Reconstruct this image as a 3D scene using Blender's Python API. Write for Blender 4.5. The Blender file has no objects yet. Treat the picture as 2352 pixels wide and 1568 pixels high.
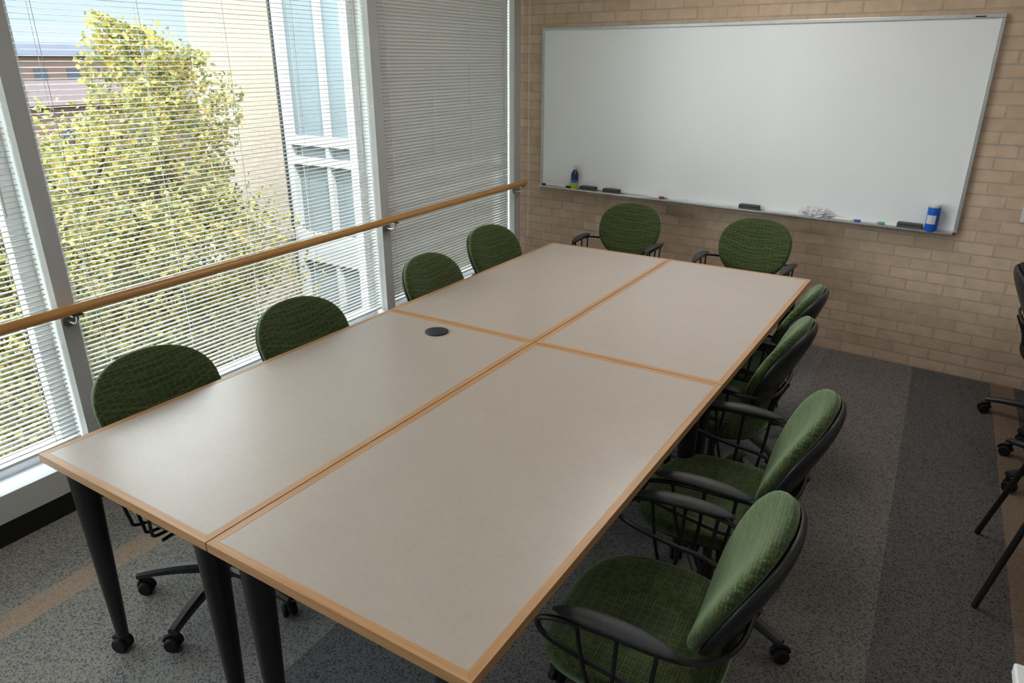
import bpy, bmesh, math, random
import numpy as np
from mathutils import Vector, Matrix
random.seed(7)
SC=bpy.context.scene
SC.view_settings.view_transform='Standard'
SC.view_settings.exposure=.12
COL=SC.collection
# ------------------------------------------------------------------ helpers
def link(o):
    COL.objects.link(o); return o
def empty(name,loc=(0,0,0),rotz=0.0,label=None,category=None,group=None):
    o=bpy.data.objects.new(name,None); o.empty_display_size=.1
    o.location=loc; o.rotation_euler=(0,0,rotz); link(o)
    if label:o["label"]=label
    if category:o["category"]=category
    if group:o["group"]=group
    return o
def mkobj(name,bm,mats,parent=None,loc=(0,0,0),rot=(0,0,0),smooth=True,label=None,category=None,kind=None,autosm=True):
    bmesh.ops.recalc_face_normals(bm,faces=bm.faces[:])
    me=bpy.data.meshes.new(name); bm.to_mesh(me); bm.free()
    if not isinstance(mats,(list,tuple)): mats=[mats]
    for m in mats: me.materials.append(m)
    if smooth:
        me.polygons.foreach_set("use_smooth",[True]*len(me.polygons))
        if autosm:
            try: me.set_sharp_from_angle(angle=math.radians(38))
            except Exception: pass
    o=bpy.data.objects.new(name,me); o.location=loc; o.rotation_euler=rot; link(o)
    if parent: o.parent=parent
    if label:o["label"]=label
    if category:o["category"]=category
    if kind:o["kind"]=kind
    return o
def box(bm,x0,x1,y0,y1,z0,z1,mi=0,fx=None,bev=0):
    vs=[(x,y,z) for z in(z0,z1) for y in(y0,y1) for x in(x0,x1)]
    if fx: vs=[fx(*v) for v in vs]
    v=[bm.verts.new(p) for p in vs]
    fs=[]
    for q in [(0,1,3,2),(4,6,7,5),(0,4,5,1),(2,3,7,6),(0,2,6,4),(1,5,7,3)]:
        f=bm.faces.new([v[i] for i in q]); f.material_index=mi; fs.append(f)
    if bev>0:
        es=list({e for f in fs for e in f.edges})
        r=bmesh.ops.bevel(bm,geom=es,offset=bev,segments=2,affect='EDGES',profile=.5)
        for f in r['faces']: f.material_index=mi
    return fs
def catmull(pts,n=6,closed=False):
    P=[Vector(p) for p in pts]; out=[]
    N=len(P); rng=N if closed else N-1
    for i in range(rng):
        if closed: a,b,c,d=P[(i-1)%N],P[i],P[(i+1)%N],P[(i+2)%N]
        else: a=P[max(i-1,0)];b=P[i];c=P[i+1];d=P[min(i+2,N-1)]
        for k in range(n):
            t=k/n
            out.append(.5*((2*b)+(-a+c)*t+(2*a-5*b+4*c-d)*t*t+(-a+3*b-3*c+d)*t**3))
    if not closed: out.append(P[-1])
    return out
def tube(bm,pts,r,seg=8,mi=0,closed=False):
    pts=[Vector(p) for p in pts]; n=len(pts)
    rr=r if isinstance(r,(list,tuple)) else [r]*n
    rings=[];up=None
    for i,p in enumerate(pts):
        if closed: t=(pts[(i+1)%n]-pts[(i-1)%n])
        else: t=(pts[min(i+1,n-1)]-pts[max(i-1,0)])
        t.normalize()
        if up is None:
            up=Vector((0,0,1)) if abs(t.z)<.9 else Vector((1,0,0))
        a=(up-t*up.dot(t)); 
        if a.length<1e-5: a=Vector((1,0,0))-t*t.x
        a.normalize(); up=a; b=t.cross(a)
        rings.append([bm.verts.new(p+(a*math.cos(2*math.pi*k/seg)+b*math.sin(2*math.pi*k/seg))*rr[i]) for k in range(seg)])
    m=n if closed else n-1
    for i in range(m):
        A=rings[i];B=rings[(i+1)%n]
        for k in range(seg):
            f=bm.faces.new([A[k],A[(k+1)%seg],B[(k+1)%seg],B[k]]); f.material_index=mi
    if not closed:
        f=bm.faces.new(rings[0]); f.material_index=mi
        f=bm.faces.new(rings[-1][::-1]); f.material_index=mi
def lathe(bm,prof,seg=20,c=(0,0,0),mi=0,axis='Z',mis=None):
    rings=[]
    for (r,h) in prof:
        ring=[]
        for k in range(seg):
            a=2*math.pi*k/seg
            if axis=='Z': p=(c[0]+r*math.cos(a),c[1]+r*math.sin(a),c[2]+h)
            elif axis=='X': p=(c[0]+h,c[1]+r*math.cos(a),c[2]+r*math.sin(a))
            else: p=(c[0]+r*math.cos(a),c[1]+h,c[2]+r*math.sin(a))
            ring.append(bm.verts.new(p))
        rings.append(ring)
    for i in range(len(rings)-1):
        for k in range(seg):
            f=bm.faces.new([rings[i][k],rings[i][(k+1)%seg],rings[i+1][(k+1)%seg],rings[i+1][k]])
            f.material_index=(mis[i] if mis else mi)
    f=bm.faces.new(rings[0][::-1]); f.material_index=mis[0] if mis else mi
    f=bm.faces.new(rings[-1]); f.material_index=mis[-1] if mis else mi
# ------------------------------------------------------------------ materials
def newmat(name):
    m=bpy.data.materials.new(name); m.use_nodes=True
    nt=m.node_tree; b=nt.nodes["Principled BSDF"]
    return m,nt,b
def N(nt,t,**k):
    n=nt.nodes.new(t)
    for a,v in k.items(): setattr(n,a,v)
    return n
def simple(name,col,rough=.5,metal=0,spec=.5,noise=0.0,nscale=30,bump=0.0,bscale=200):
    m,nt,b=newmat(name)
    b.inputs["Roughness"].default_value=rough; b.inputs["Metallic"].default_value=metal
    b.inputs["Specular IOR Level"].default_value=spec
    tc=N(nt,"ShaderNodeTexCoord")
    nz=N(nt,"ShaderNodeTexNoise"); nz.inputs["Scale"].default_value=nscale; nz.inputs["Detail"].default_value=4
    nt.links.new(tc.outputs["Object"],nz.inputs["Vector"])
    r=N(nt,"ShaderNodeValToRGB")
    r.color_ramp.elements[0].position=.3; r.color_ramp.elements[1].position=.7
    r.color_ramp.elements[0].color=tuple(c*(1-noise) for c in col)+(1,)
    r.color_ramp.elements[1].color=tuple(min(1,c*(1+noise)) for c in col)+(1,)
    nt.links.new(nz.outputs["Fac"],r.inputs["Fac"]); nt.links.new(r.outputs["Color"],b.inputs["Base Color"])
    if bump>0:
        n2=N(nt,"ShaderNodeTexNoise"); n2.inputs["Scale"].default_value=bscale
        nt.links.new(tc.outputs["Object"],n2.inputs["Vector"])
        bp=N(nt,"ShaderNodeBump"); bp.inputs["Strength"].default_value=bump; bp.inputs["Distance"].default_value=.002
        nt.links.new(n2.outputs["Fac"],bp.inputs["Height"]); nt.links.new(bp.outputs["Normal"],b.inputs["Normal"])
    return m
M_black=simple("black_plastic",(.018,.018,.020),.42,0,.5,.15,40,.2,300)
M_blackmetal=simple("black_metal",(.012,.012,.013),.35,0,.5,.1,40)
M_rubber=simple("dark_rubber",(.01,.01,.01),.7,0,.3,.1,40)
M_pad=simple("armrest_polymer",(.035,.036,.040),.5,0,.5,.1,60,.3,400)
M_blackfab=simple("black_fabric",(.016,.016,.017),.85,0,.3,.2,90,.3,400)
M_alu=simple("aluminium",(.62,.63,.63),.38,.85,.5,.05,20)
M_white=simple("white_painted_metal",(.80,.80,.79),.45,0,.4,.03,8)
M_sill=simple("white_painted_curb",(.64,.64,.63),.5,0,.4,.03,8)
M_mullshade=simple("shaded_mullion_front",(.56,.56,.56),.45,0,.4,.03,8)  # mullion white greyed: backlit shade of the room side put into the colour
M_chrome=simple("brushed_steel",(.5,.5,.5),.3,1,.5,.05,50)
M_ceiling=simple("ceiling_tile",(.66,.66,.65),.9,0,.2,.04,40,.3,120)
M_plaster=simple("painted_plaster",(.38,.37,.36),.8,0,.3,.03,6)
M_basebd=simple("black_rubber_base",(.012,.012,.012),.5,0,.4,.1,20)

def laminate():
    m,nt,b=newmat("greige_laminate")
    tc=N(nt,"ShaderNodeTexCoord")
    n1=N(nt,"ShaderNodeTexNoise"); n1.inputs["Scale"].default_value=60; n1.inputs["Detail"].default_value=8; n1.inputs["Roughness"].default_value=.75
    n2=N(nt,"ShaderNodeTexNoise"); n2.inputs["Scale"].default_value=9; n2.inputs["Detail"].default_value=4
    mx=N(nt,"ShaderNodeMix",data_type='FLOAT'); mx.inputs[0].default_value=.25
    for n in(n1,n2): nt.links.new(tc.outputs["Object"],n.inputs["Vector"])
    nt.links.new(n1.outputs["Fac"],mx.inputs[2]); nt.links.new(n2.outputs["Fac"],mx.inputs[3])
    r=N(nt,"ShaderNodeValToRGB"); e=r.color_ramp.elements
    e[0].position=.35; e[0].color=(.442,.363,.307,1); e[1].position=.65; e[1].color=(.502,.418,.359,1)
    nt.links.new(mx.outputs[0],r.inputs["Fac"]); nt.links.new(r.outputs["Color"],b.inputs["Base Color"])
    b.inputs["Roughness"].default_value=.28; b.inputs["Specular IOR Level"].default_value=1.0
    return m
M_lam=laminate()
def wood(name,c1,c2,axis,rough=.35):
    m,nt,b=newmat(name)
    tc=N(nt,"ShaderNodeTexCoord"); mp=N(nt,"ShaderNodeMapping")
    s={'X':(2,60,60),'Y':(60,2,60)}[axis]; mp.inputs["Scale"].default_value=s
    nt.links.new(tc.outputs["Object"],mp.inputs["Vector"])
    nz=N(nt,"ShaderNodeTexNoise"); nz.inputs["Scale"].default_value=2; nz.inputs["Detail"].default_value=5
    nt.links.new(mp.outputs["Vector"],nz.inputs["Vector"])
    r=N(nt,"ShaderNodeValToRGB"); e=r.color_ramp.elements
    e[0].position=.3; e[0].color=c1+(1,); e[1].position=.7; e[1].color=c2+(1,)
    nt.links.new(nz.outputs["Fac"],r.inputs["Fac"]); nt.links.new(r.outputs["Color"],b.inputs["Base Color"])
    b.inputs["Roughness"].default_value=rough
    return m
M_woodX=wood("beech_edge_across",(.45,.225,.095),(.57,.32,.155),'X')
M_woodY=wood("beech_edge_along",(.45,.225,.095),(.57,.32,.155),'Y')
M_rail=wood("oak_rail",(.54,.25,.07),(.66,.34,.105),'Y',.3)

def fabric():
    m,nt,b=newmat("green_patterned_fabric")
    tc=N(nt,"ShaderNodeTexCoord")
    v=N(nt,"ShaderNodeTexVoronoi",feature='DISTANCE_TO_EDGE'); v.inputs["Scale"].default_value=42; v.inputs["Randomness"].default_value=.25
    v2=N(nt,"ShaderNodeTexVoronoi",feature='F1'); v2.inputs["Scale"].default_value=115; v2.inputs["Randomness"].default_value=.15
    nt.links.new(tc.outputs["Object"],v.inputs["Vector"]); nt.links.new(tc.outputs["Object"],v2.inputs["Vector"])
    r=N(nt,"ShaderNodeValToRGB"); e=r.color_ramp.elements
    e[0].position=.02; e[0].color=(1,1,1,1); e[1].position=.12; e[1].color=(0,0,0,1)
    nt.links.new(v.outputs["Distance"],r.inputs["Fac"])
    rd=N(nt,"ShaderNodeValToRGB"); e=rd.color_ramp.elements
    e[0].position=.28; e[0].color=(1,1,1,1); e[1].position=.44; e[1].color=(0,0,0,1)
    nt.links.new(v2.outputs["Distance"],rd.inputs["Fac"])
    nz=N(nt,"ShaderNodeTexNoise"); nz.inputs["Scale"].default_value=9; nt.links.new(tc.outputs["Object"],nz.inputs["Vector"])
    base=N(nt,"ShaderNodeMix",data_type='RGBA'); base.inputs[6].default_value=(.021,.039,.012,1); base.inputs[7].default_value=(.027,.048,.016,1)
    nt.links.new(nz.outputs["Fac"],base.inputs[0])
    mx=N(nt,"ShaderNodeMix",data_type='RGBA'); mx.inputs[7].default_value=(.17,.18,.05,1)
    m1=N(nt,"ShaderNodeMath",operation='MULTIPLY'); m1.inputs[1].default_value=.26
    nt.links.new(r.outputs["Color"],m1.inputs[0])
    m2=N(nt,"ShaderNodeMath",operation='MULTIPLY_ADD'); m2.inputs[1].default_value=.36
    nt.links.new(rd.outputs["Color"],m2.inputs[0]); nt.links.new(m1.outputs[0],m2.inputs[2])
    nt.links.new(m2.outputs[0],mx.inputs[0])
    nt.links.new(base.outputs[2],mx.inputs[6]); nt.links.new(mx.outputs[2],b.inputs["Base Color"])
    b.inputs["Roughness"].default_value=.8; b.inputs["Specular IOR Level"].default_value=.25
    b.inputs["Sheen Weight"].default_value=.5; b.inputs["Sheen Roughness"].default_value=.4
    b.inputs["Sheen Tint"].default_value=(.70,.95,.66,1)
    bp=N(nt,"ShaderNodeBump"); bp.inputs["Strength"].default_value=.35; bp.inputs["Distance"].default_value=.001
    nt.links.new(v2.outputs["Distance"],bp.inputs["Height"]); nt.links.new(bp.outputs["Normal"],b.inputs["Normal"])
    return m
M_fab=fabric()

def brick(name,c1,c2,mortar,bw=.20,bh=.068,axis='XZ',ms=.006,bumpy=True):
    m,nt,b=newmat(name)
    tc=N(nt,"ShaderNodeTexCoord"); sp=N(nt,"ShaderNodeSeparateXYZ"); cb=N(nt,"ShaderNodeCombineXYZ")
    nt.links.new(tc.outputs["Object"],sp.inputs[0])
    nt.links.new(sp.outputs[axis[0]],cb.inputs["X"]); nt.links.new(sp.outputs["Z"],cb.inputs["Y"])
    bt=N(nt,"ShaderNodeTexBrick"); bt.inputs["Scale"].default_value=1
    bt.inputs["Brick Width"].default_value=bw; bt.inputs["Row Height"].default_value=bh; bt.inputs["Mortar Size"].default_value=ms
    bt.inputs["Mortar Smooth"].default_value=.25; bt.inputs["Bias"].default_value=-.3
    bt.inputs["Color1"].default_value=c1+(1,); bt.inputs["Color2"].default_value=c2+(1,); bt.inputs["Mortar"].default_value=mortar+(1,)
    nt.links.new(cb.outputs[0],bt.inputs["Vector"])
    nz=N(nt,"ShaderNodeTexNoise"); nz.inputs["Scale"].default_value=15; nz.inputs["Detail"].default_value=6
    nt.links.new(tc.outputs["Object"],nz.inputs["Vector"])
    rr=N(nt,"ShaderNodeMapRange"); rr.inputs[3].default_value=.76; rr.inputs[4].default_value=1.22
    nt.links.new(nz.outputs["Fac"],rr.inputs[0])
    mu=N(nt,"ShaderNodeMix",data_type='RGBA',blend_type='MULTIPLY'); mu.inputs[0].default_value=1
    nt.links.new(bt.outputs["Color"],mu.inputs[6]); nt.links.new(rr.outputs[0],mu.inputs[7])
    nt.links.new(mu.outputs[2],b.inputs["Base Color"]); b.inputs["Roughness"].default_value=.85
    b.inputs["Specular IOR Level"].default_value=.25
    if bumpy:
        iv=N(nt,"ShaderNodeMath",operation='SUBTRACT'); iv.inputs[0].default_value=1
        nt.links.new(bt.outputs["Fac"],iv.inputs[1])
        ad=N(nt,"ShaderNodeMath",operation='MULTIPLY_ADD'); ad.inputs[1].default_value=.25
        nt.links.new(nz.outputs["Fac"],ad.inputs[0]); nt.links.new(iv.outputs[0],ad.inputs[2])
        bp=N(nt,"ShaderNodeBump"); bp.inputs["Strength"].default_value=.35; bp.inputs["Distance"].default_value=.005
        nt.links.new(ad.outputs[0],bp.inputs["Height"]); nt.links.new(bp.outputs["Normal"],b.inputs["Normal"])
    return m
M_brick=brick("tan_brick",(.61,.452,.325),(.50,.355,.245),(.45,.36,.28))
M_brickext=brick("cream_brick",(.275,.218,.165),(.25,.198,.148),(.225,.178,.138),.22,.075,'XZ',.008,False)
M_brickred=brick("mauve_brick",(.085,.047,.040),(.075,.042,.037),(.08,.055,.05),1.2,.4,'XZ',.03,False)

def carpet():
    m,nt,b=newmat("striped_speckled_carpet")
    tc=N(nt,"ShaderNodeTexCoord"); sp=N(nt,"ShaderNodeSeparateXYZ"); nt.links.new(tc.outputs["Object"],sp.inputs[0])
    sh=N(nt,"ShaderNodeMath",operation='MULTIPLY_ADD'); sh.inputs[1].default_value=.0348
    nt.links.new(sp.outputs["Y"],sh.inputs[0]); nt.links.new(sp.outputs["X"],sh.inputs[2])
    mr=N(nt,"ShaderNodeMapRange"); mr.inputs[1].default_value=-3.2; mr.inputs[2].default_value=1.8
    nt.links.new(sh.outputs[0],mr.inputs[0])
    r=N(nt,"ShaderNodeValToRGB"); r.color_ramp.interpolation='CONSTANT'
    st=[(-3.2,(.33,.315,.295)),(-2.535,(.44,.335,.26)),(-2.415,(.33,.315,.295)),(-1.95,(.27,.265,.26)),(-1.5,(.15,.15,.16)),(-1.0,(.20,.195,.19)),(-.42,(.180,.163,.148)),(.10,(.118,.111,.106)),(.50,(.22,.158,.115)),(.62,(.095,.09,.088)),(1.2,(.12,.115,.11))]
    el=r.color_ramp.elements
    el[0].position=0; el[0].color=st[0][1]+(1,)
    el[1].position=(st[1][0]+3.2)/5; el[1].color=st[1][1]+(1,)
    for x,c in st[2:]:
        e=el.new((x+3.2)/5); e.color=c+(1,)
    nt.links.new(mr.outputs[0],r.inputs["Fac"])
    vo=N(nt,"ShaderNodeTexVoronoi",feature='F1'); vo.inputs["Scale"].default_value=230; vo.inputs["Randomness"].default_value=1
    nt.links.new(tc.outputs["Object"],vo.inputs["Vector"])
    sc_=N(nt,"ShaderNodeSeparateColor"); nt.links.new(vo.outputs["Color"],sc_.inputs[0])
    nz=N(nt,"ShaderNodeTexNoise"); nz.inputs["Scale"].default_value=70; nz.inputs["Detail"].default_value=4
    nt.links.new(tc.outputs["Object"],nz.inputs["Vector"])
    cm=N(nt,"ShaderNodeMath",operation='MULTIPLY_ADD'); cm.inputs[1].default_value=1.0; 
    nt.links.new(sc_.outputs[0],cm.inputs[0])
    of=N(nt,"ShaderNodeMath",operation='MULTIPLY_ADD'); of.inputs[1].default_value=.6; of.inputs[2].default_value=-.3
    nt.links.new(nz.outputs["Fac"],of.inputs[0]); nt.links.new(of.outputs[0],cm.inputs[2])
    r2=N(nt,"ShaderNodeValToRGB"); e=r2.color_ramp.elements
    e[0].position=.12; e[0].color=(.32,.34,.39,1); e[1].position=.42; e[1].color=(1.0,.99,.98,1)
    q=e.new(.95); q.color=(1.15,1.14,1.13,1)
    nt.links.new(cm.outputs[0],r2.inputs["Fac"])
    gt=N(nt,"ShaderNodeSeparateColor"); nt.links.new(r.outputs["Color"],gt.inputs[0])
    df=N(nt,"ShaderNodeMath",operation='SUBTRACT'); nt.links.new(gt.outputs[0],df.inputs[0]); nt.links.new(gt.outputs[2],df.inputs[1])
    gm=N(nt,"ShaderNodeMapRange"); gm.inputs[1].default_value=.07; gm.inputs[2].default_value=.105; gm.inputs[3].default_value=.9; gm.inputs[4].default_value=.4
    nt.links.new(df.outputs[0],gm.inputs[0])
    mu=N(nt,"ShaderNodeMix",data_type='RGBA',blend_type='MULTIPLY'); nt.links.new(gm.outputs[0],mu.inputs[0])
    nt.links.new(r.outputs["Color"],mu.inputs[6]); nt.links.new(r2.outputs["Color"],mu.inputs[7])
    nt.links.new(mu.outputs[2],b.inputs["Base Color"]); b.inputs["Roughness"].default_value=.95; b.inputs["Specular IOR Level"].default_value=.1
    bp=N(nt,"ShaderNodeBump"); bp.inputs["Strength"].default_value=.12; bp.inputs["Distance"].default_value=.002
    nt.links.new(vo.outputs["Distance"],bp.inputs["Height"]); nt.links.new(bp.outputs["Normal"],b.inputs["Normal"])
    return m
M_carpet=carpet()

def slatmat():
    m,nt,b=newmat("white_blind_slat")
    b.inputs["Base Color"].default_value=(.50,.482,.455,1); b.inputs["Roughness"].default_value=.45
    tr=N(nt,"ShaderNodeBsdfTranslucent"); tr.inputs["Color"].default_value=(.8,.8,.78,1)
    mx=N(nt,"ShaderNodeMixShader"); mx.inputs[0].default_value=.015
    nt.links.new(b.outputs[0],mx.inputs[1]); nt.links.new(tr.outputs[0],mx.inputs[2])
    nt.links.new(mx.outputs[0],nt.nodes["Material Output"].inputs["Surface"])
    return m
M_slat=slatmat()
def glassmat(name,tint=(.95,.98,.965),refl=.03):
    m,nt,b=newmat(name); nt.nodes.remove(b)
    t=N(nt,"ShaderNodeBsdfTransparent"); t.inputs["Color"].default_value=tint+(1,)
    g=N(nt,"ShaderNodeBsdfGlossy"); g.inputs["Roughness"].default_value=.02
    mx=N(nt,"ShaderNodeMixShader"); mx.inputs[0].default_value=refl
    nt.links.new(t.outputs[0],mx.inputs[1]); nt.links.new(g.outputs[0],mx.inputs[2])
    nt.links.new(mx.outputs[0],nt.nodes["Material Output"].inputs["Surface"])
    return m
M_glass=glassmat("clear_window_glass")
M_curtglass=simple("pale_reflective_glazing",(.125,.155,.168),.35,.0,.3,.12,.6)
M_extwhite=simple("white_exterior_frame",(.35,.355,.36),.5,0,.4,.03,3)
M_board=simple("whiteboard_enamel",(.89,.905,.91),.20,0,.6,.01,2)
M_stone=simple("limestone",(.22,.175,.135),.8,0,.3,.05,10)
M_brown=simple("brown_render",(.07,.045,.038),.9,0,.2,.1,.4)
M_roofblue=simple("slate_roof",(.030,.034,.048),.9,0,.1,.1,1)
M_roofpink=simple("mauve_tile_roof",(.048,.030,.028),.9,0,.1,.1,1)
M_lawn=simple("lawn_grass",(.06,.085,.025),.9,0,.2,.35,.5)
M_path=simple("concrete_path",(.13,.125,.115),.9,0,.2,.08,2)
M_bark=simple("bark",(.05,.038,.028),.9,0,.2,.3,20,.5,40)
def leafmat():
    m,nt,b=newmat("autumn_leaf")
    g=N(nt,"ShaderNodeNewGeometry"); r=N(nt,"ShaderNodeValToRGB"); e=r.color_ramp.elements
    e[0].position=0; e[0].color=(.10,.11,.035,1); e[1].position=1; e[1].color=(.42,.315,.085,1)
    q=e.new(.35); q.color=(.19,.19,.055,1)
    q=e.new(.7); q.color=(.34,.28,.08,1)
    nt.links.new(g.outputs["Random Per Island"],r.inputs["Fac"]); nt.links.new(r.outputs["Color"],b.inputs["Base Color"])
    b.inputs["Roughness"].default_value=.6; b.inputs["Specular IOR Level"].default_value=.25
    tr=N(nt,"ShaderNodeBsdfTranslucent"); nt.links.new(r.outputs["Color"],tr.inputs["Color"])
    mx=N(nt,"ShaderNodeMixShader"); mx.inputs[0].default_value=.4
    nt.links.new(b.outputs[0],mx.inputs[1]); nt.links.new(tr.outputs[0],mx.inputs[2])
    nt.links.new(mx.outputs[0],nt.nodes["Material Output"].inputs["Surface"])
    return m
M_leaf=leafmat()

# ------------------------------------------------------------------ room shell
WX=lambda y,off=0.0: -2.9226-.0348*y+off        # window wall front plane
WY=lambda x,off=0.0: 4.8069-.0801*x+off         # brick wall plane
XR=1.75; YB=-1.6; ZC=2.75
def struct(name,bm,mats,**k):
    return mkobj(name,bm,mats,smooth=False,kind="structure",**k)
bm=bmesh.new(); 
v=[bm.verts.new(p) for p in [(WX(YB)-.35,YB-.2,0),(XR+.2,YB-.2,0),(XR+.2,WY(XR)+.25,0),(WX(5.1)-.30,WY(-3.4)+.25,0)]]
bm.faces.new(v); r=bmesh.ops.extrude_face_region(bm,geom=bm.faces[:]); bmesh.ops.translate(bm,vec=(0,0,-.15),verts=[q for q in r['geom'] if isinstance(q,bmesh.types.BMVert)])
struct("floor",bm,M_carpet,label="speckled grey carpet with darker bands and thin orange stripes")
bm=bmesh.new(); box(bm,-3.25,XR+.2,0,.22,0,ZC,fx=lambda x,y,z:(x,WY(x)+y,z))
struct("wall_north",bm,M_brick,label="tan brick wall in running bond")
bm=bmesh.new(); box(bm,XR,XR+.15,YB-.2,WY(XR)-.001,0,ZC); struct("wall_east",bm,M_plaster,label="painted plaster side wall")
bm=bmesh.new(); box(bm,WX(YB)-.3,XR-.001,YB-.2,YB,0,ZC); struct("wall_south",bm,M_plaster,label="painted plaster rear wall")
bm=bmesh.new(); box(bm,-3.35,XR+.2,YB-.25,WY(-3.2)+.25,ZC,4.0); struct("ceiling",bm,M_ceiling,label="white tile ceiling, slab above added to shade the annex")  # unseen slab over the ceiling, its height shaped to shade the annex
Y0=YB; Y1=5.02
bm=bmesh.new(); box(bm,-.22,.02,Y0,Y1,.10,.215,fx=lambda x,y,z:(WX(y,x),y,z)); box(bm,-.22,.0,Y0,Y1,.0,.10,fx=lambda x,y,z:(WX(y,x-.01),y,z))
struct("wall_west",bm,M_sill,label="low white curb below the windows")
bm=bmesh.new(); box(bm,-.008,.012,Y0,Y1,.0,.10,fx=lambda x,y,z:(WX(y,x),y,z)); struct("baseboard_west",bm,M_basebd,label="black rubber baseboard below the windows")
bm=bmesh.new(); box(bm,-.2,.0,Y0,Y1,2.62,ZC,fx=lambda x,y,z:(WX(y,x),y,z)); struct("trim_4",bm,M_white,label="white window head")
def mull(n,ya,yb,zb=.215):
    bm=bmesh.new()
    box(bm,-.13,-.004,ya,yb,zb,2.62,mi=0,fx=lambda x,y,z:(WX(y,x),y,z))
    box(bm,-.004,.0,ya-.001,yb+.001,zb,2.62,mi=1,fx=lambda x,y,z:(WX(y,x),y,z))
    struct("trim_%d"%n,bm,[M_white,M_mullshade],label="painted vertical window mullion")
mull(1,1.308,1.372); mull(2,3.290,3.365); mull(3,4.935,5.03)
def window(n,ya,yb):
    bm=bmesh.new(); fx=lambda x,y,z:(WX(y,x),y,z); w=.06; a,b=-.17,-.11
    box(bm,a,b,ya,yb,.215,.27,fx=fx); box(bm,a,b,ya,yb,2.57,2.62,fx=fx)
    box(bm,a,b,ya,ya+w,.27,2.57,fx=fx); box(bm,a,b,yb-w,yb,.27,2.57,fx=fx)
    box(bm,-.145,-.140,ya+w,yb-w,.27,2.57,mi=1,fx=fx)
    struct("window_%d"%n,bm,[M_white,M_glass],label="tall fixed window in a white metal frame")
WINS=[(YB+.02,1.307),(1.373,3.289),(3.366,4.934)]
for i,(a,b) in enumerate(WINS): window(i+1,a,b)
# ------------------------------------------------------------------ venetian blinds
def blind(ya,yb,tilt,label,zbot=.30,pitch=.0205):
    cy=(ya+yb)/2
    root=empty("venetian_blind",(WX(cy,-.055),cy,0),0,label,"blind","venetian blinds on the tall windows")
    fx=lambda x,y,z:(x-.0348*y,y,z)
    h=(yb-ya)/2-.012; hb=h
    bm=bmesh.new(); box(bm,-.014,.014,-h,hb,2.575,2.61,fx=fx); mkobj("headrail",bm,M_white,root,smooth=False)
    bm=bmesh.new(); box(bm,-.012,.012,-h,hb,zbot-.018,zbot-.006,fx=fx); mkobj("bottom_rail",bm,M_white,root,smooth=False)
    bm=bmesh.new(); z=zbot+.01; rnd=random.Random(3)
    while z<2.57:
        tl=math.radians(tilt+rnd.uniform(-1.5,1.5)); c,s=math.cos(tl),math.sin(tl); rows=[]
        for k in range(5):
            u=(-1+2*k/4)*.0125; cv=.0026*(1-(u/.0125)**2)
            rows.append([bm.verts.new(fx(u*c-cv*s,yy,z+u*s+cv*c+rnd.uniform(-.0004,.0004))) for yy in(-h,0,hb)])
        for k in range(4):
            for j in range(2): bm.faces.new([rows[k][j],rows[k][j+1],rows[k+1][j+1],rows[k+1][j]])
        z+=pitch
    me=bpy.data.meshes.new("slats"); bm.to_mesh(me); bm.free(); me.materials.append(M_slat)
    o=bpy.data.objects.new("slats",me); link(o); o.parent=root
    bm=bmesh.new(); n=max(2,int(round((yb-ya)/.42)))
    for i in range(n):
        yy=-h+.10+(h+hb-.20)*i/(n-1)
        for xx in(-.0135,.0135): tube(bm,[fx(xx,yy,zbot),fx(xx,yy,2.575)],.0011,5)
    mkobj("ladder_cord",bm,M_white,root)
    bm=bmesh.new(); tube(bm,[fx(.02,hb-.07,1.25),fx(.02,hb-.07,2.57)],.004,6); mkobj("tilt_wand",bm,M_white,root)
blind(WINS[0][0],WINS[0][1],-1,"open white venetian blind with thin horizontal slats")
blind(WINS[1][0],WINS[1][1],-1,"open white venetian blind overlooking the yellow tree")
blind(WINS[2][0],WINS[2][1],65,"nearly closed white venetian blind beside the brick wall")
# bead chain in the corner
bm=bmesh.new()
for i in range(150):
    z=.45+i*.0145; bmesh.ops.create_icosphere(bm,subdivisions=1,radius=.004,matrix=Matrix.Translation((-2.985,4.965,z)))
tube(bm,[(-2.985,4.965,.45),(-2.985,4.965,2.66)],.0012,5)
mkobj("bead_chain",bm,M_white,label="thin white bead chain hanging in the corner by the blind",category="blind chain")
# ------------------------------------------------------------------ handrail
rail=empty("handrail",(WX(0,.08),0,.876),0,"round oak handrail on metal brackets across the windows","handrail")
bm=bmesh.new(); fx=lambda x,y,z:(x-.0348*y,y,z)
tube(bm,[fx(0,-1.2,0),fx(0,1,0),fx(0,3,0),fx(0,4.97,0)],.0215,16); mkobj("rail",bm,M_rail,rail)
for yy in(-.7,1.333,3.32,4.92):
    bm=bmesh.new()
    tube(bm,catmull([fx(0,yy,-.018),fx(0,yy,-.045),fx(-.025,yy,-.065),fx(-.078,yy,-.065)],5),.006,8)
    box(bm,-.017,.017,yy-.022,yy+.022,-.027,-.0215,fx=fx)
    lathe(bm,[(.024,0),(.024,.006)],16,fx(-.079,yy,-.065),axis='X')
    mkobj("bracket",bm,M_chrome,rail,label="small steel bracket")
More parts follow.
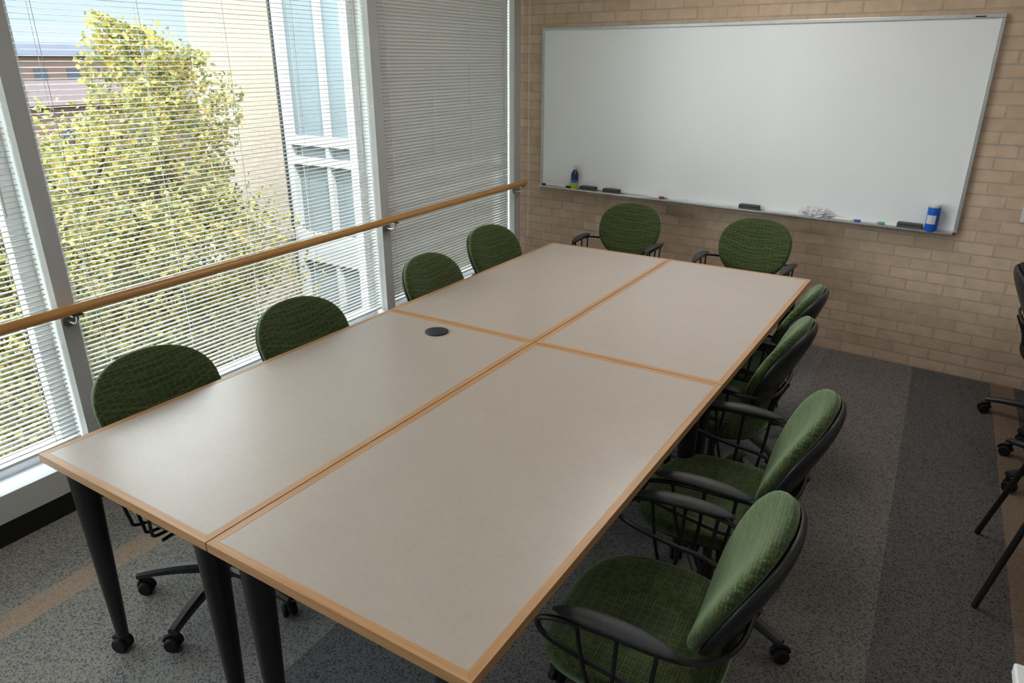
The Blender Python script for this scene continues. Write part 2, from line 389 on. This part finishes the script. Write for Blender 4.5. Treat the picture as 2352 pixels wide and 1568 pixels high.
# ------------------------------------------------------------------ whiteboard
XL,XRB,ZT,ZB=-2.897,.006,2.016,.863
ang=math.atan(-.0801); ln=(XRB-XL)/math.cos(ang)
wb=empty("whiteboard",(XL,WY(XL),0),ang,"large white dry-erase board with aluminium frame on brick wall","whiteboard")
bm=bmesh.new(); box(bm,.012,ln-.012,-.022,-.004,ZB+.012,ZT-.012); mkobj("writing_surface",bm,M_board,wb,smooth=False)
bm=bmesh.new(); t=.022
box(bm,0,ln,-.030,-.001,ZT-t,ZT,bev=.003); box(bm,0,ln,-.030,-.001,ZB,ZB+.012,bev=.003)
box(bm,0,t,-.030,-.001,ZB+.012,ZT-t,bev=.003); box(bm,ln-t,ln,-.030,-.001,ZB+.012,ZT-t,bev=.003)
mkobj("frame",bm,M_alu,wb,smooth=False,label="aluminium frame")
bm=bmesh.new(); box(bm,.02,ln-.02,-.090,-.031,ZB,ZB+.004); box(bm,.02,ln-.02,-.092,-.0895,ZB-.001,ZB+.009)
mkobj("marker_tray",bm,M_alu,wb,smooth=False,label="narrow aluminium marker tray")
bm=bmesh.new(); box(bm,ln-.14,ln-.09,-.0312,-.0302,ZT-.016,ZT-.010); mkobj("clip",bm,M_black,wb,smooth=False)
def tray(x,off=-.062,dz=0):
    c,s=math.cos(ang),math.sin(ang); L=(x-XL)/c
    return (XL+L*c-off*s, WY(XL)+L*s+off*c, ZB+.0042+dz)
M_erfelt=simple("grey_felt",(.10,.10,.10),.95,0,.1,.2,200); M_erbody=simple("dark_grey_eraser_back",(.06,.06,.065),.6,0,.4,.1,60)
def eraser(x,rz=0,lab="dark grey felt whiteboard eraser on the tray"):
    p=tray(x,-.061); root=empty("whiteboard_eraser",p,ang+rz,lab,"eraser","erasers on the marker tray")
    bm=bmesh.new(); box(bm,-.066,.066,-.024,.024,0,.018,bev=.002); mkobj("felt_pad",bm,M_erfelt,root,smooth=False)
    bm=bmesh.new(); box(bm,-.066,.066,-.024,.024,.0182,.032,bev=.004); mkobj("grip",bm,M_erbody,root,smooth=False)
for x in(-2.43,-2.23,-1.19,-.235): eraser(x)
M_mkw=simple("white_marker_barrel",(.75,.75,.74),.35); 
def marker(x,rz,capcol,lab,flip=1):
    p=tray(x,-.060); root=empty("dry_erase_marker",(p[0],p[1],p[2]+.0092),ang+rz+(math.pi if flip<0 else 0),lab,"marker","markers on the marker tray")
    mc=simple("marker_cap_colour",capcol,.35)
    bm=bmesh.new(); lathe(bm,[(.005,-.062),(.008,-.060),(.008,.026)],14,axis='X'); mkobj("barrel",bm,M_mkw,root)
    bm=bmesh.new(); lathe(bm,[(.0088,.0265),(.0088,.058),(.006,.064)],14,axis='X'); mkobj("cap",bm,mc,root)
marker(-2.79,.1,(.02,.02,.02),"white dry-erase marker with black cap",-1)
marker(-2.655,-.05,(.02,.02,.02),"white dry-erase marker with black cap")
marker(-1.87,.1,(.25,.03,.08),"white dry-erase marker with dark red cap")
marker(-.61,-.1,(.75,.75,.75),"white dry-erase marker with white cap")
marker(-.475,.08,(.02,.08,.45),"white dry-erase marker with blue cap",-1)
marker(-.340,-.04,(.05,.25,.08),"white dry-erase marker with green cap",-1)
p=tray(-.77); bm=bmesh.new(); bmesh.ops.create_icosphere(bm,subdivisions=5,radius=1)
from mathutils import noise as mn
for v in bm.verts:
    c=v.co.copy(); k=1+.5*mn.noise(c*2.6)+.42*mn.noise(c*5.5)
    v.co=Vector((c.x*.086*k,c.y*.026*k,max(0,(c.z+.72)*.029*k)))
mkobj("crumpled_cloth",bm,simple("white_cloth",(.66,.66,.67),.9,0,.1,.30,60),loc=p,rot=(0,0,ang),autosm=False,label="small crumpled white and grey cleaning cloth on tray",category="cloth")
# wall plate
wp=empty("wall_plate",(.318,WY(.318),1.01),ang,"small white wall plate with switch on brick","wall plate")
bm=bmesh.new(); box(bm,-.034,.034,-.007,-.0005,-.050,.050,bev=.002); mkobj("cover",bm,M_sill,wp,smooth=False)
bm=bmesh.new(); box(bm,-.009,.009,-.013,-.0072,-.018,.018,bev=.002); mkobj("switch",bm,M_white,wp,smooth=False)
# wipes canister
p=tray(-.125,-.068); root=empty("wipes_canister",p,0,"blue cleaning wipes canister with white label and lid","wipes canister")
M_blue=simple("blue_plastic",(.015,.13,.60),.3); M_lab=simple("white_label",(.62,.64,.66),.4); M_yel=simple("green_yellow_label",(.45,.55,.06),.4); M_navy=simple("navy_label",(.012,.025,.07),.4)
bm=bmesh.new(); lathe(bm,[(.032,0),(.0335,.004),(.0335,.138)],28); mkobj("canister_body",bm,[M_blue],root)
bm=bmesh.new(); lathe(bm,[(.0345,.1382),(.0345,.150),(.028,.156),(.012,.158)],28); mkobj("lid",bm,M_lab,root,label="pale grey lid")
bm=bmesh.new()
for k in range(7):
    a0=math.radians(-150+k*13); a1=math.radians(-150+(k+1)*13)
    q=[(.0341*math.cos(a),.0341*math.sin(a),z) for a,z in((a0,.045),(a1,.045),(a1,.095),(a0,.095))]; bm.faces.new([bm.verts.new(w) for w in q])
bmesh.ops.remove_doubles(bm,verts=bm.verts[:],dist=1e-5)
mkobj("label_panel",bm,M_lab,root,label="white label panel")
# spray bottle
p=tray(-2.555,-.060); root=empty("spray_bottle",p,0,"small dark cleaner spray bottle with blue and yellow-green label","spray bottle")
bm=bmesh.new(); lathe(bm,[(.026,0),(.0285,.004),(.0285,.050),(.0287,.051),(.0287,.070),(.0285,.072),(.0285,.110),(.024,.125),(.013,.140),(.010,.148)],20,mis=[3,1,1,2,2,3,3,3,3]); mkobj("bottle_body",bm,[M_blue,M_yel,M_blue,M_navy],root)
bm=bmesh.new(); lathe(bm,[(.012,.1482),(.012,.162),(.008,.165)],14); box(bm,-.012,.03,-.008,.008,.163,.180,bev=.003); tube(bm,[(.022,0,.164),(.03,0,.152),(.026,0,.137)],.003,6); mkobj("spray_head",bm,M_lab,root,label="white trigger head")

# ------------------------------------------------------------------ tables
TX0,TY0,TW,TL,TZ=-2.114,.783,.765,1.519,.735
GRP_T="conference tables pushed together"
def build_table():
    root=empty("conference_table")
    w,l=TW/2-.002,TL/2-.002; b=.021; th=.022
    bm=bmesh.new(); box(bm,-w+b,w-b,-l+b,l-b,TZ-th,TZ)
    mkobj("tabletop",bm,M_lam,root,smooth=False,label="greige laminate top")
    bm=bmesh.new()
    def quadprism(pts,mi):
        lo=[bm.verts.new((x,y,TZ-th-.003)) for x,y in pts]; hi=[bm.verts.new((x,y,TZ+.0004)) for x,y in pts]
        n=len(pts); fs=[bm.faces.new(hi),bm.faces.new(lo[::-1])]
        for i in range(n): fs.append(bm.faces.new([lo[i],lo[(i+1)%n],hi[(i+1)%n],hi[i]]))
        for f in fs: f.material_index=mi
    e=.0002
    quadprism([(-w,-l),(w,-l),(w-b-e,-l+b-e),(-w+b+e,-l+b-e)],0); quadprism([(w,l),(-w,l),(-w+b+e,l-b+e),(w-b-e,l-b+e)],0)
    quadprism([(-w,l),(-w,-l),(-w+b-e,-l+b+e),(-w+b-e,l-b-e)],1); quadprism([(w,-l),(w,l),(w-b+e,l-b-e),(w-b+e,-l+b+e)],1)
    mkobj("edge_trim",bm,[M_woodX,M_woodY],root,smooth=False,label="orange beech edging")
    bm=bmesh.new(); za=TZ-.055; zb=TZ-th-.004
    box(bm,-w+.10,w-.10,-l+.08,-l+.10,za,zb); box(bm,-w+.10,w-.10,l-.10,l-.08,za,zb)
    box(bm,-w+.08,-w+.10,-l+.08,l-.08,za,zb); box(bm,w-.10,w-.08,-l+.08,l-.08,za,zb)
    mkobj("apron",bm,M_blackmetal,root,smooth=False)
    lm=None
    for sx in(-1,1):
        for sy in(-1,1):
            if lm is None:
                bm=bmesh.new(); lathe(bm,[(.043,-.027),(.043,-.050),(.038,-.065),(.034,-.20),(.028,-.40),(.021,-.60),(.018,-.665),(.018,-.675)],24)
                leg=mkobj("leg",bm,M_blackmetal,root,loc=(0,0,TZ)); lm=leg.data
                bm=bmesh.new()
                for s in(-1,1): lathe(bm,[(.006,s*.004),(.024,s*.004),(.027,s*.008),(.027,s*.019),(.023,s*.023),(.006,s*.023)],18,(0,.008,.027),axis='X')
                tube(bm,catmull([(0,-.018,.03),(0,-.012,.052),(0,.01,.060),(0,.034,.045)],4),.010,8)
                tube(bm,[(0,0,.045),(0,0,.068)],.012,10)
                cs=mkobj("caster",bm,M_rubber,leg,loc=(0,0,-TZ)); cm=cs.data
            else:
                leg=bpy.data.objects.new("leg",lm); link(leg); leg.parent=root
                cs=bpy.data.objects.new("caster",cm); link(cs); cs.parent=leg; cs.location=(0,0,-TZ)
            leg.location=(sx*(w-.085),sy*(l-.062),TZ); cs.rotation_euler=(0,0,random.uniform(0,6))
    return root
def copytree(o,parent=None):
    n=o.copy(); COL.objects.link(n)
    if parent: n.parent=parent
    for c in list(o.children): copytree(c,n)
    return n
T0=build_table(); tabs=[T0]
for i in range(3): tabs.append(copytree(T0))
k=0
for i in range(2):
    for j in range(2):
        t=tabs[k]; t.location=(TX0+TW*(i+.5),TY0+TL*(j+.5),0); t["category"]="table"; t["group"]=GRP_T
        t["label"]={(0,0):"conference table with greige top and round black cable grommet",(0,1):"conference table with greige top and beech edging beside window rail",(1,0):"conference table with greige top, beech edging, green chairs alongside",(1,1):"conference table with greige top and beech edging facing the whiteboard"}[(i,j)]
        k+=1
bm=bmesh.new(); lathe(bm,[(.048,.0006),(.050,.002),(.049,.0045),(.044,.006),(.010,.006)],36,(-1.753-tabs[0].location.x,2.184-tabs[0].location.y,TZ))
mkobj("cable_grommet",bm,M_black,tabs[0],label="round black plastic cable grommet")

# ------------------------------------------------------------------ office chair (faces +Y, origin on the floor)
def shell_disc(bm,outline,front,back,nr=10,nt=40):
    def side(fn):
        c=bm.verts.new((0,fn(0,0,0),0)); R=[]
        for i in range(1,nr+1):
            r=math.sin(i/nr*math.pi/2) if i<nr else 1
            R.append([bm.verts.new((outline(2*math.pi*k/nt)[0]*r,fn(outline(2*math.pi*k/nt)[0]*r,outline(2*math.pi*k/nt)[1]*r,r),outline(2*math.pi*k/nt)[1]*r)) for k in range(nt)])
        for k in range(nt): bm.faces.new([c,R[0][k],R[0][(k+1)%nt]])
        for i in range(nr-1):
            for k in range(nt): bm.faces.new([R[i][k],R[i+1][k],R[i+1][(k+1)%nt],R[i][(k+1)%nt]])
        return R[-1]
    a=side(front); b=side(back)
    for k in range(nt): bm.faces.new([a[k],b[k],b[(k+1)%nt],a[(k+1)%nt]])
def sup(t,a,b,n):
    c,s=math.cos(t),math.sin(t)
    return (a*math.copysign(abs(c)**(2/n),c),b*math.copysign(abs(s)**(2/n),s))
def build_chair(FAB):
    root=empty("office_chair")
    def bo(sc):
        def f(t):
            x,z=sup(t,.222*sc,.193*sc,2.2); return (x*(1+.28*z),z)
        return f
    cur=lambda u,v:.74*u*u
    T=Matrix.Translation((0,-.229,.692))@Matrix.Rotation(math.radians(25),4,'X')
    bm=bmesh.new(); shell_disc(bm,bo(1),lambda u,v,r:cur(u,v)+.026*math.sqrt(max(0,1-r**5))+.004,lambda u,v,r:cur(u,v)-.012-.006*(1-r**6))
    bm.transform(T); mkobj("backrest_cushion",bm,FAB,root,autosm=False)
    bm=bmesh.new(); shell_disc(bm,bo(.985),lambda u,v,r:cur(u,v)-.0185,lambda u,v,r:cur(u,v)-.026-.028*math.sqrt(max(0,1-r**4)))
    bm.transform(T); mkobj("backrest_shell",bm,M_black,root,autosm=False,label="black plastic back shell")
    def so(sc): return lambda t: sup(t,.243*sc,.225*sc,2.9)
    drop=lambda v:-.5*max(0,v-.10)**1.6
    S=Matrix.Translation((0,.0,.430))@Matrix(((1,0,0,0),(0,0,1,0),(0,1,0,0),(0,0,0,1)))
    bm=bmesh.new(); shell_disc(bm,so(1),lambda u,v,r:drop(v)+.016+.022*math.sqrt(max(0,1-r**6))-.012*math.exp(-(u*u+v*v)/.012)+.21*u*u,lambda u,v,r:drop(v)-.012+.21*u*u)
    bm.transform(S); mkobj("seat",bm,FAB,root,autosm=False)
    bm=bmesh.new(); shell_disc(bm,so(.97),lambda u,v,r:drop(v)-.0125+.21*u*u,lambda u,v,r:drop(v)-.020-.018*math.sqrt(max(0,1-r**4))+.21*u*u)
    bm.transform(S); mkobj("seat_shell",bm,M_black,root,autosm=False,label="black plastic underside")
    bm=bmesh.new(); R=.0072
    half=[(0,-.264,.605),(.12,-.257,.607),(.20,-.228,.614),(.252,-.175,.626),(.272,-.11,.636),(.274,0,.640),(.270,.10,.632),(.262,.165,.608),(.258,.172,.575),(.256,.13,.545),(.256,.02,.52),(.258,-.08,.505),(.24,-.125,.50)]
    for s in(-1,1):
        tube(bm,catmull([(x*s,y,z) for x,y,z in half],5),R,8)
        for y0,y1 in((.075,.035),(-.02,-.005),(-.11,-.08)):
            tube(bm,catmull([(.270*s,y0,.634),(.264*s,(y0*.6+y1*.4),.52),(.255*s,y1,.42),(.235*s,y1*.9,.388),(.10*s,y1*.6,.380)],4),.0055,7)
    tube(bm,catmull([(0,-.06,.375),(0,-.16,.378),(0,-.205,.42),(0,-.228,.52),(0,-.268,.61)],6),.013,10)
    mkobj("arm_frame",bm,M_blackmetal,root,label="looping black steel arm frame")
    for s in(-1,1):
        bm=bmesh.new(); n=14; rings=[]
        for i in range(n+1):
            t=i/n; y=-.155+.29*t; wd=.027*(max(0.02,math.sin(math.pi*t))**.38); th=.013*(max(.02,math.sin(math.pi*t))**.4)
            z=.652+.008*math.sin(math.pi*t)-.02*max(0,t-.8)-.012*max(0,.25-t); x=(.274-.012*t)*s
            rings.append([bm.verts.new((x+wd*math.cos(a),y,z+th*math.sin(a))) for a in [2*math.pi*q/14 for q in range(14)]])
        for i in range(n):
            for q in range(14): bm.faces.new([rings[i][q],rings[i][(q+1)%14],rings[i+1][(q+1)%14],rings[i+1][q]])
        bm.faces.new(rings[0]); bm.faces.new(rings[-1][::-1])
        mkobj("armrest",bm,M_pad,root,autosm=False)
    bm=bmesh.new(); box(bm,-.09,.09,-.10,.08,.372,.392,bev=.006); box(bm,-.055,.055,-.07,.06,.330,.372,bev=.012); tube(bm,[(.05,.02,.355),(.20,.03,.362),(.225,.03,.36)],.006,8)
    mkobj("tilt_mechanism",bm,M_black,root)
    bm=bmesh.new(); lathe(bm,[(.028,.10),(.028,.20),(.024,.203),(.016,.205),(.016,.310)],20); mkobj("column",bm,M_blackmetal,root)
    bm=bmesh.new(); lathe(bm,[(.034,.062),(.042,.075),(.040,.115),(.031,.125)],20)
    for k in range(5):
        a=2*math.pi*k/5; c,s=math.cos(a),math.sin(a)
        pr=[]
        for t in[0,.25,.5,.75,.95,1]:
            rad=.03+.285*t; zz=.098+.010*math.sin(t*math.pi*.6)-.028*t*t; w=.024-.008*t; h=.017-.007*t
            pr.append([bm.verts.new((c*rad-s*w*q[0],s*rad+c*w*q[0],zz+h*q[1])) for q in((-1,-1),(1,-1),(1,.3),(.55,1),(-.55,1),(-1,.3))])
        for i in range(5):
            for q in range(6): bm.faces.new([pr[i][q],pr[i][(q+1)%6],pr[i+1][(q+1)%6],pr[i+1][q]])
        bm.faces.new(pr[-1]); bm.faces.new(pr[0][::-1])
    base=mkobj("five_star_base",bm,M_black,root)
    cm=None
    for k in range(5):
        a=2*math.pi*k/5
        if cm is None:
            bm=bmesh.new()
            for s in(-1,1): lathe(bm,[(.006,s*.005),(.022,s*.005),(.0255,s*.009),(.0255,s*.019),(.021,s*.024),(.006,s*.024)],16,(0,.012,.0255),axis='X')
            hood=[(0,.012+.030*math.cos(b),.0255+.030*math.sin(b)) for b in [math.radians(q) for q in range(10,171,20)]]
            tube(bm,hood,.007,7); tube(bm,[(0,-.006,.045),(0,-.006,.072)],.008,8)
            o=mkobj("caster",bm,M_rubber,base); cm=o.data
        else:
            o=bpy.data.objects.new("caster",cm); link(o); o.parent=base
        o.location=(.303*math.cos(a),.303*math.sin(a),0); o.rotation_euler=(0,0,random.uniform(0,6.28))
    return root
C0=build_chair(M_fab)
CB=build_chair(M_blackfab)
UP={"backrest_cushion","backrest_shell","seat","seat_shell","arm_frame","armrest","tilt_mechanism"}
G="green conference chairs around the table"
LB="green patterned office chair with black arms"
chairs=[
 (-1.99,1.225,-90,-.002,20,LB+" tucked under table by window"),
 (-1.995,1.875,-92,-.002,50,LB+" tucked under table by window"),
 (-1.995,2.765,-88,-.002,10,LB+" tucked under table by window"),
 (-2.11,3.47,-95,-.002,33,LB+" beside the closed blind"),
 (-1.915,4.34,180,.0,0,LB+" below the whiteboard"),
 (-1.055,4.28,178,.0,40,LB+" below the whiteboard"),
 (-.765,3.29,90,-.02,15,LB+" pushed under the table"),
 (-.71,2.725,90,.005,60,LB+" pushed under the table"),
 (-.505,2.045,94,.0,28,LB+" pulled slightly from table"),
 (-.485,1.395,94,-.003,70,LB+" pulled slightly from table"),
]
roots=[C0]+[None]*(len(chairs)-1)
for i in range(1,len(chairs)): roots[i]=copytree(C0)
blk=[(.62,4.26,-88,-.02,40,"black office chair by the wall, turned away from table"),(.66,3.66,-95,-.02,22,"black office chair turned away from the table")]
CB2=copytree(CB)
for rt,(x,y,a,dz,br,lab) in zip(roots+[CB,CB2],chairs+blk):
    rt.location=(x,y,0); rt.rotation_euler=(0,0,math.radians(a)); rt["label"]=lab; rt["category"]="chair"
    rt["group"]=G if "green" in lab else "black office chairs by the side wall"
    for c in rt.children:
        nm=c.name.split(".")[0]
        if nm in UP: c.location.z=dz
        elif nm=="five_star_base": c.rotation_euler=(0,0,math.radians(br))
# black side chair with straight legs
sc=empty("side_chair",(.58,2.80,0),math.radians(-90),"black side chair with straight splayed metal legs","chair")
for sx in(-1,1):
    for sy in(-1,1):
        bm=bmesh.new(); tube(bm,[(sx*.25,sy*.27,.004),(sx*.19,sy*.17,.44)],.011,12); mkobj("leg",bm,M_blackmetal,sc)
bm=bmesh.new(); S=Matrix.Translation((0,0,.455))@Matrix(((1,0,0,0),(0,0,1,0),(0,1,0,0),(0,0,0,1)))
shell_disc(bm,lambda t:sup(t,.22,.21,3.5),lambda u,v,r:.02*math.sqrt(max(0,1-r**6)),lambda u,v,r:-.015); bm.transform(S); mkobj("seat",bm,M_black,sc,autosm=False)
bm=bmesh.new(); shell_disc(bm,lambda t:sup(t,.21,.15,3),lambda u,v,r:.7*u*u+.012,lambda u,v,r:.7*u*u-.004); bm.transform(Matrix.Translation((0,-.20,.70))@Matrix.Rotation(.2,4,'X')); mkobj("backrest",bm,M_black,sc,autosm=False)
bm=bmesh.new()
for s in(-1,1): tube(bm,[(s*.15,-.16,.44),(s*.15,-.185,.60),(s*.15,-.205,.70)],.010,8)
mkobj("back_support",bm,M_blackmetal,sc)
# white side table whose corner just shows
st=empty("side_table",(.625,1.04,0),math.radians(2),"small white-topped side table with slim metal legs","table")
bm=bmesh.new(); box(bm,-.36,.36,-.36,.36,.70,.725,bev=.004); mkobj("tabletop",bm,M_white,st,smooth=False)
for sx in(-1,1):
    for sy in(-1,1):
        bm=bmesh.new(); tube(bm,[(sx*.31,sy*.31,.0),(sx*.31,sy*.31,.698)],.013,12); mkobj("leg",bm,M_blackmetal,st)

# ------------------------------------------------------------------ added fill lights on the unseen ceiling
M_em,nt,b=newmat("fill_diffuser"); b.inputs["Emission Color"].default_value=(1,.97,.94,1); b.inputs["Emission Strength"].default_value=1.2
for (x,y,P) in((-1.75,-.1,6),(.45,.9,2.5),(-1.25,3.6,14),(.45,3.3,4.5)):
    rt=empty("fill_panel",(x,y,ZC),0,"added rectangular fill light panel on the unseen ceiling","fill light","added interior fill lights")
    bm=bmesh.new(); 
    for a in((-.31,.31,-.61,-.59),(-.31,.31,.59,.61),(-.31,-.29,-.59,.59),(.29,.31,-.59,.59)): box(bm,a[0],a[1],a[2],a[3],-.03,0)
    mkobj("light_frame",bm,M_white,rt,smooth=False)
    bm=bmesh.new(); box(bm,-.29,.29,-.59,.59,-.014,-.004); mkobj("diffuser",bm,M_em,rt,smooth=False)
    L=bpy.data.lights.new("fill_lamp",'AREA'); L.shape='RECTANGLE'; L.size=.56; L.size_y=1.16; L.energy=P; L.color=(1,.965,.925)
    lo=bpy.data.objects.new("fill_lamp",L); link(lo); lo.parent=rt; lo.location=(0,0,-.035)

# ------------------------------------------------------------------ outside
GZ=-5.0
bm=bmesh.new(); box(bm,-120,6,-60,120,GZ-.2,GZ); mkobj("lawn",bm,M_lawn,smooth=False,label="sunlit green lawn below the building",category="lawn",kind="stuff")
bm=bmesh.new(); box(bm,-26,-19,-40,60,GZ+.005,GZ+.03); mkobj("footpath",bm,M_path,smooth=False,label="pale concrete footpath across the lawn",category="path")
an=empty("annex_building",(0,7.0,GZ+.01),0,"cream brick building wing with tall pale glass bay","building")
bm=bmesh.new()
box(bm,-10.0,-8.2,0,6,0,13); box(bm,-6.45,-3.15,0,6,0,13)
box(bm,-8.2,-6.45,.6,6,0,13)
mkobj("brick_wall",bm,M_brickext,an,smooth=False)
bm=bmesh.new()
for z in(4.35,): box(bm,-10.03,-8.19,-.05,.0,z,z+.12)
mkobj("stone_band",bm,M_stone,an,smooth=False,label="pale limestone band")
bm=bmesh.new()
for z,h in[(1.5,.10),(3.0,.12),(4.05,.42),(5.43,.10),(5.69,.13),(8.1,.10),(9.6,.42),(11,.1)]: box(bm,-8.2,-6.45,.03,.12,z,z+h)
for x in(-8.2,-6.62): box(bm,x,x+.11,.02,.13,0,13)
box(bm,-7.45,-7.38,.05,.13,0,13)
mkobj("glazing_bars",bm,M_extwhite,an,smooth=False,label="white painted glazing bars")
bm=bmesh.new(); box(bm,-8.225,-8.195,-.01,.10,0,13); mkobj("window_jamb",bm,M_blackmetal,an,smooth=False,label="dark metal jamb")
bm=bmesh.new(); box(bm,-8.2,-6.45,.131,.16,0,13); mkobj("glazing",bm,M_curtglass,an,smooth=False,label="pale blue-green reflective glazing")
bm=bmesh.new(); box(bm,-3.4,-3.1,WY(-3.2)+.26,6.99,GZ+.01,4.0); mkobj("wall_annex",bm,M_brickext,smooth=False,label="cream brick outer wall joining the two wings",kind="structure")
def far(name,x0,x1,y0,y1,h,mat,roofm,lab,rh=1.6):
    rt=empty(name,((x0+x1)/2,(y0+y1)/2,GZ+.01),0,lab,"building")
    a,b=(x1-x0)/2,(y1-y0)/2
    bm=bmesh.new(); box(bm,-a,a,-b,b,0,h); mkobj("walls",bm,mat,rt,smooth=False)
    bm=bmesh.new(); 
    v=[bm.verts.new(p) for p in[(-a-.5,-b-.5,h),(a+.5,-b-.5,h),(a+.5,b+.5,h),(-a-.5,b+.5,h),(0,-b*.8,h+rh),(0,b*.8,h+rh)]]
    for q in((0,1,4),(1,2,5,4),(2,3,5),(3,0,4,5),(3,2,1,0)): bm.faces.new([v[i] for i in q])
    mkobj("roof",bm,roofm,rt,smooth=False)
    bm=bmesh.new(); n=int(2*b/3)
    for fl in range(int(h//2.2)):
        for k in range(n): 
            y=-b+1.5+k*3; box(bm,a-.02,a+.06,y-.6,y+.6,fl*2.2+.6,fl*2.2+1.7)
    mkobj("window",bm,M_roofblue,rt,smooth=False)
far("campus_building",-50,-36,8,38,4.9,M_brickred,M_roofpink,"distant mauve brick building with low tiled roof",.9)
far("campus_building",-95,-75,14,66,7.3,M_brown,M_roofblue,"distant brown building with dark slate roof",1.3)
def tree(loc,blobs,nleaf,lab,seed,ls=.032):
    rnd=random.Random(seed)
    rt=empty("tree",loc,0,lab,"tree")
    bm=bmesh.new()
    tube(bm,catmull([(0,0,.005),(.03,.02,1.2),(-.05,.08,2.4),(.02,0,4.2),(0,.1,6.0)],5),[.20-.17*i/20 for i in range(21)],10)
    for k in range(16):
        z=1.8+k*.24; a=k*2.4; L=1.9-.07*k
        tube(bm,catmull([(0,0,z),(.4*L*math.cos(a),.4*L*math.sin(a),z+.35),(L*math.cos(a+.15),L*math.sin(a+.15),z+1.1)],4),[.05-.005*i for i in range(9)],6)
    mkobj("trunk",bm,M_bark,rt)
    W=sum(b[6] for b in blobs)
    vs=[];fs=[]
    for i in range(nleaf):
        q=rnd.random()*W
        for b in blobs:
            q-=b[6]
            if q<=0: break
        while True:
            p=Vector((rnd.uniform(-1,1),rnd.uniform(-1,1),rnd.uniform(-1,1)))
            if .4<p.length<1: break
        c=Vector((b[0]+p.x*b[3],b[1]+p.y*b[4],b[2]+p.z*b[5]))
        c+=Vector((mn.noise(c*1.3+Vector((9,0,0))),mn.noise(c*1.3+Vector((0,9,0))),mn.noise(c*1.3)))*.6
        if mn.noise(c*1.9)<-.15 and rnd.random()<.6: continue
        s=ls*rnd.uniform(.7,1.35)
        u=Vector((rnd.gauss(0,1),rnd.gauss(0,1),rnd.gauss(0,.7))).normalized()
        w=u.cross(Vector((rnd.gauss(0,1),rnd.gauss(0,1),rnd.gauss(0,1)))).normalized()
        nn=u.cross(w); k=len(vs)
        vs+= [c-u*s, c-w*s*.75-u*s*.1+nn*s*.2, c+w*s*.75-u*s*.1+nn*s*.2, c+u*s]
        fs+= [(k,k+1,k+3),(k,k+3,k+2)]
    me=bpy.data.meshes.new("foliage"); me.from_pydata([tuple(v) for v in vs],[],fs); me.materials.append(M_leaf)
    o=bpy.data.objects.new("foliage",me); link(o); o.parent=rt; o["kind"]="stuff"
tree((-8.3,4.1,GZ+.005),[(0,0,3.6,2.35,2.35,2.15,6),(-.2,-.2,4.85,2.2,2.2,1.45,5),(-.9,-1.5,5.0,1.45,1.45,1.4,3.5),(.2,1.05,6.0,.9,.75,1.3,1.6),(0,-.2,2.2,2.6,2.5,1.8,4)],150000,"leafy tree with yellow and green autumn foliage outside",5)
tree((-12.0,-1.1,GZ+.005),[(0,0,2.8,1.9,1.9,1.8,1)],20000,"smaller tree with yellow-green foliage on lawn",9)

# ------------------------------------------------------------------ light
S=bpy.data.lights.new("sun",'SUN'); S.energy=7.6; S.angle=.01; S.color=(1,.93,.83)
so=bpy.data.objects.new("sun",S); link(so); d=Vector((.8,-.5,1.1)).normalized(); so.rotation_euler=d.to_track_quat('Z','Y').to_euler(); so.location=(5,-10,15)
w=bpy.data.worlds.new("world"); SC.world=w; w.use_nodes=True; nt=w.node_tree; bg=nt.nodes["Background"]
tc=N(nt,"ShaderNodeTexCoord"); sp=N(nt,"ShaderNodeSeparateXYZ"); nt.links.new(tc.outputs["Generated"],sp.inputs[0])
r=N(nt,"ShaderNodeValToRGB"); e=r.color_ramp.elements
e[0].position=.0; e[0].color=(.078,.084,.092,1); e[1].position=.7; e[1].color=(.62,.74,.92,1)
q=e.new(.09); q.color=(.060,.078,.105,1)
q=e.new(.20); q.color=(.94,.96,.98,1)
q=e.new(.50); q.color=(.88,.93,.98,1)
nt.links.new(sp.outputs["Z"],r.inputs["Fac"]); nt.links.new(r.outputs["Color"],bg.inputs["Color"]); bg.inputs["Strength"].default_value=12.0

# ------------------------------------------------------------------ camera
F,yaw,pitch,roll,Hc=1636.5,.5638,.3754,.0007,1.7889
f=Vector((-math.sin(yaw)*math.cos(pitch), math.cos(yaw)*math.cos(pitch), -math.sin(pitch)))
rr=Vector((math.cos(yaw),math.sin(yaw),0)); dd=f.cross(rr)
r2=rr*math.cos(roll)+dd*math.sin(roll); d2=-rr*math.sin(roll)+dd*math.cos(roll)
cam=bpy.data.cameras.new("camera"); cam.sensor_width=36; cam.lens=F/2352*36; cam.clip_start=.05; cam.clip_end=500
co=bpy.data.objects.new("camera",cam); link(co)
Mx=Matrix((( r2.x,-d2.x,-f.x,0),(r2.y,-d2.y,-f.y,0),(r2.z,-d2.z,-f.z,Hc),(0,0,0,1)))
co.matrix_world=Mx
SC.camera=co
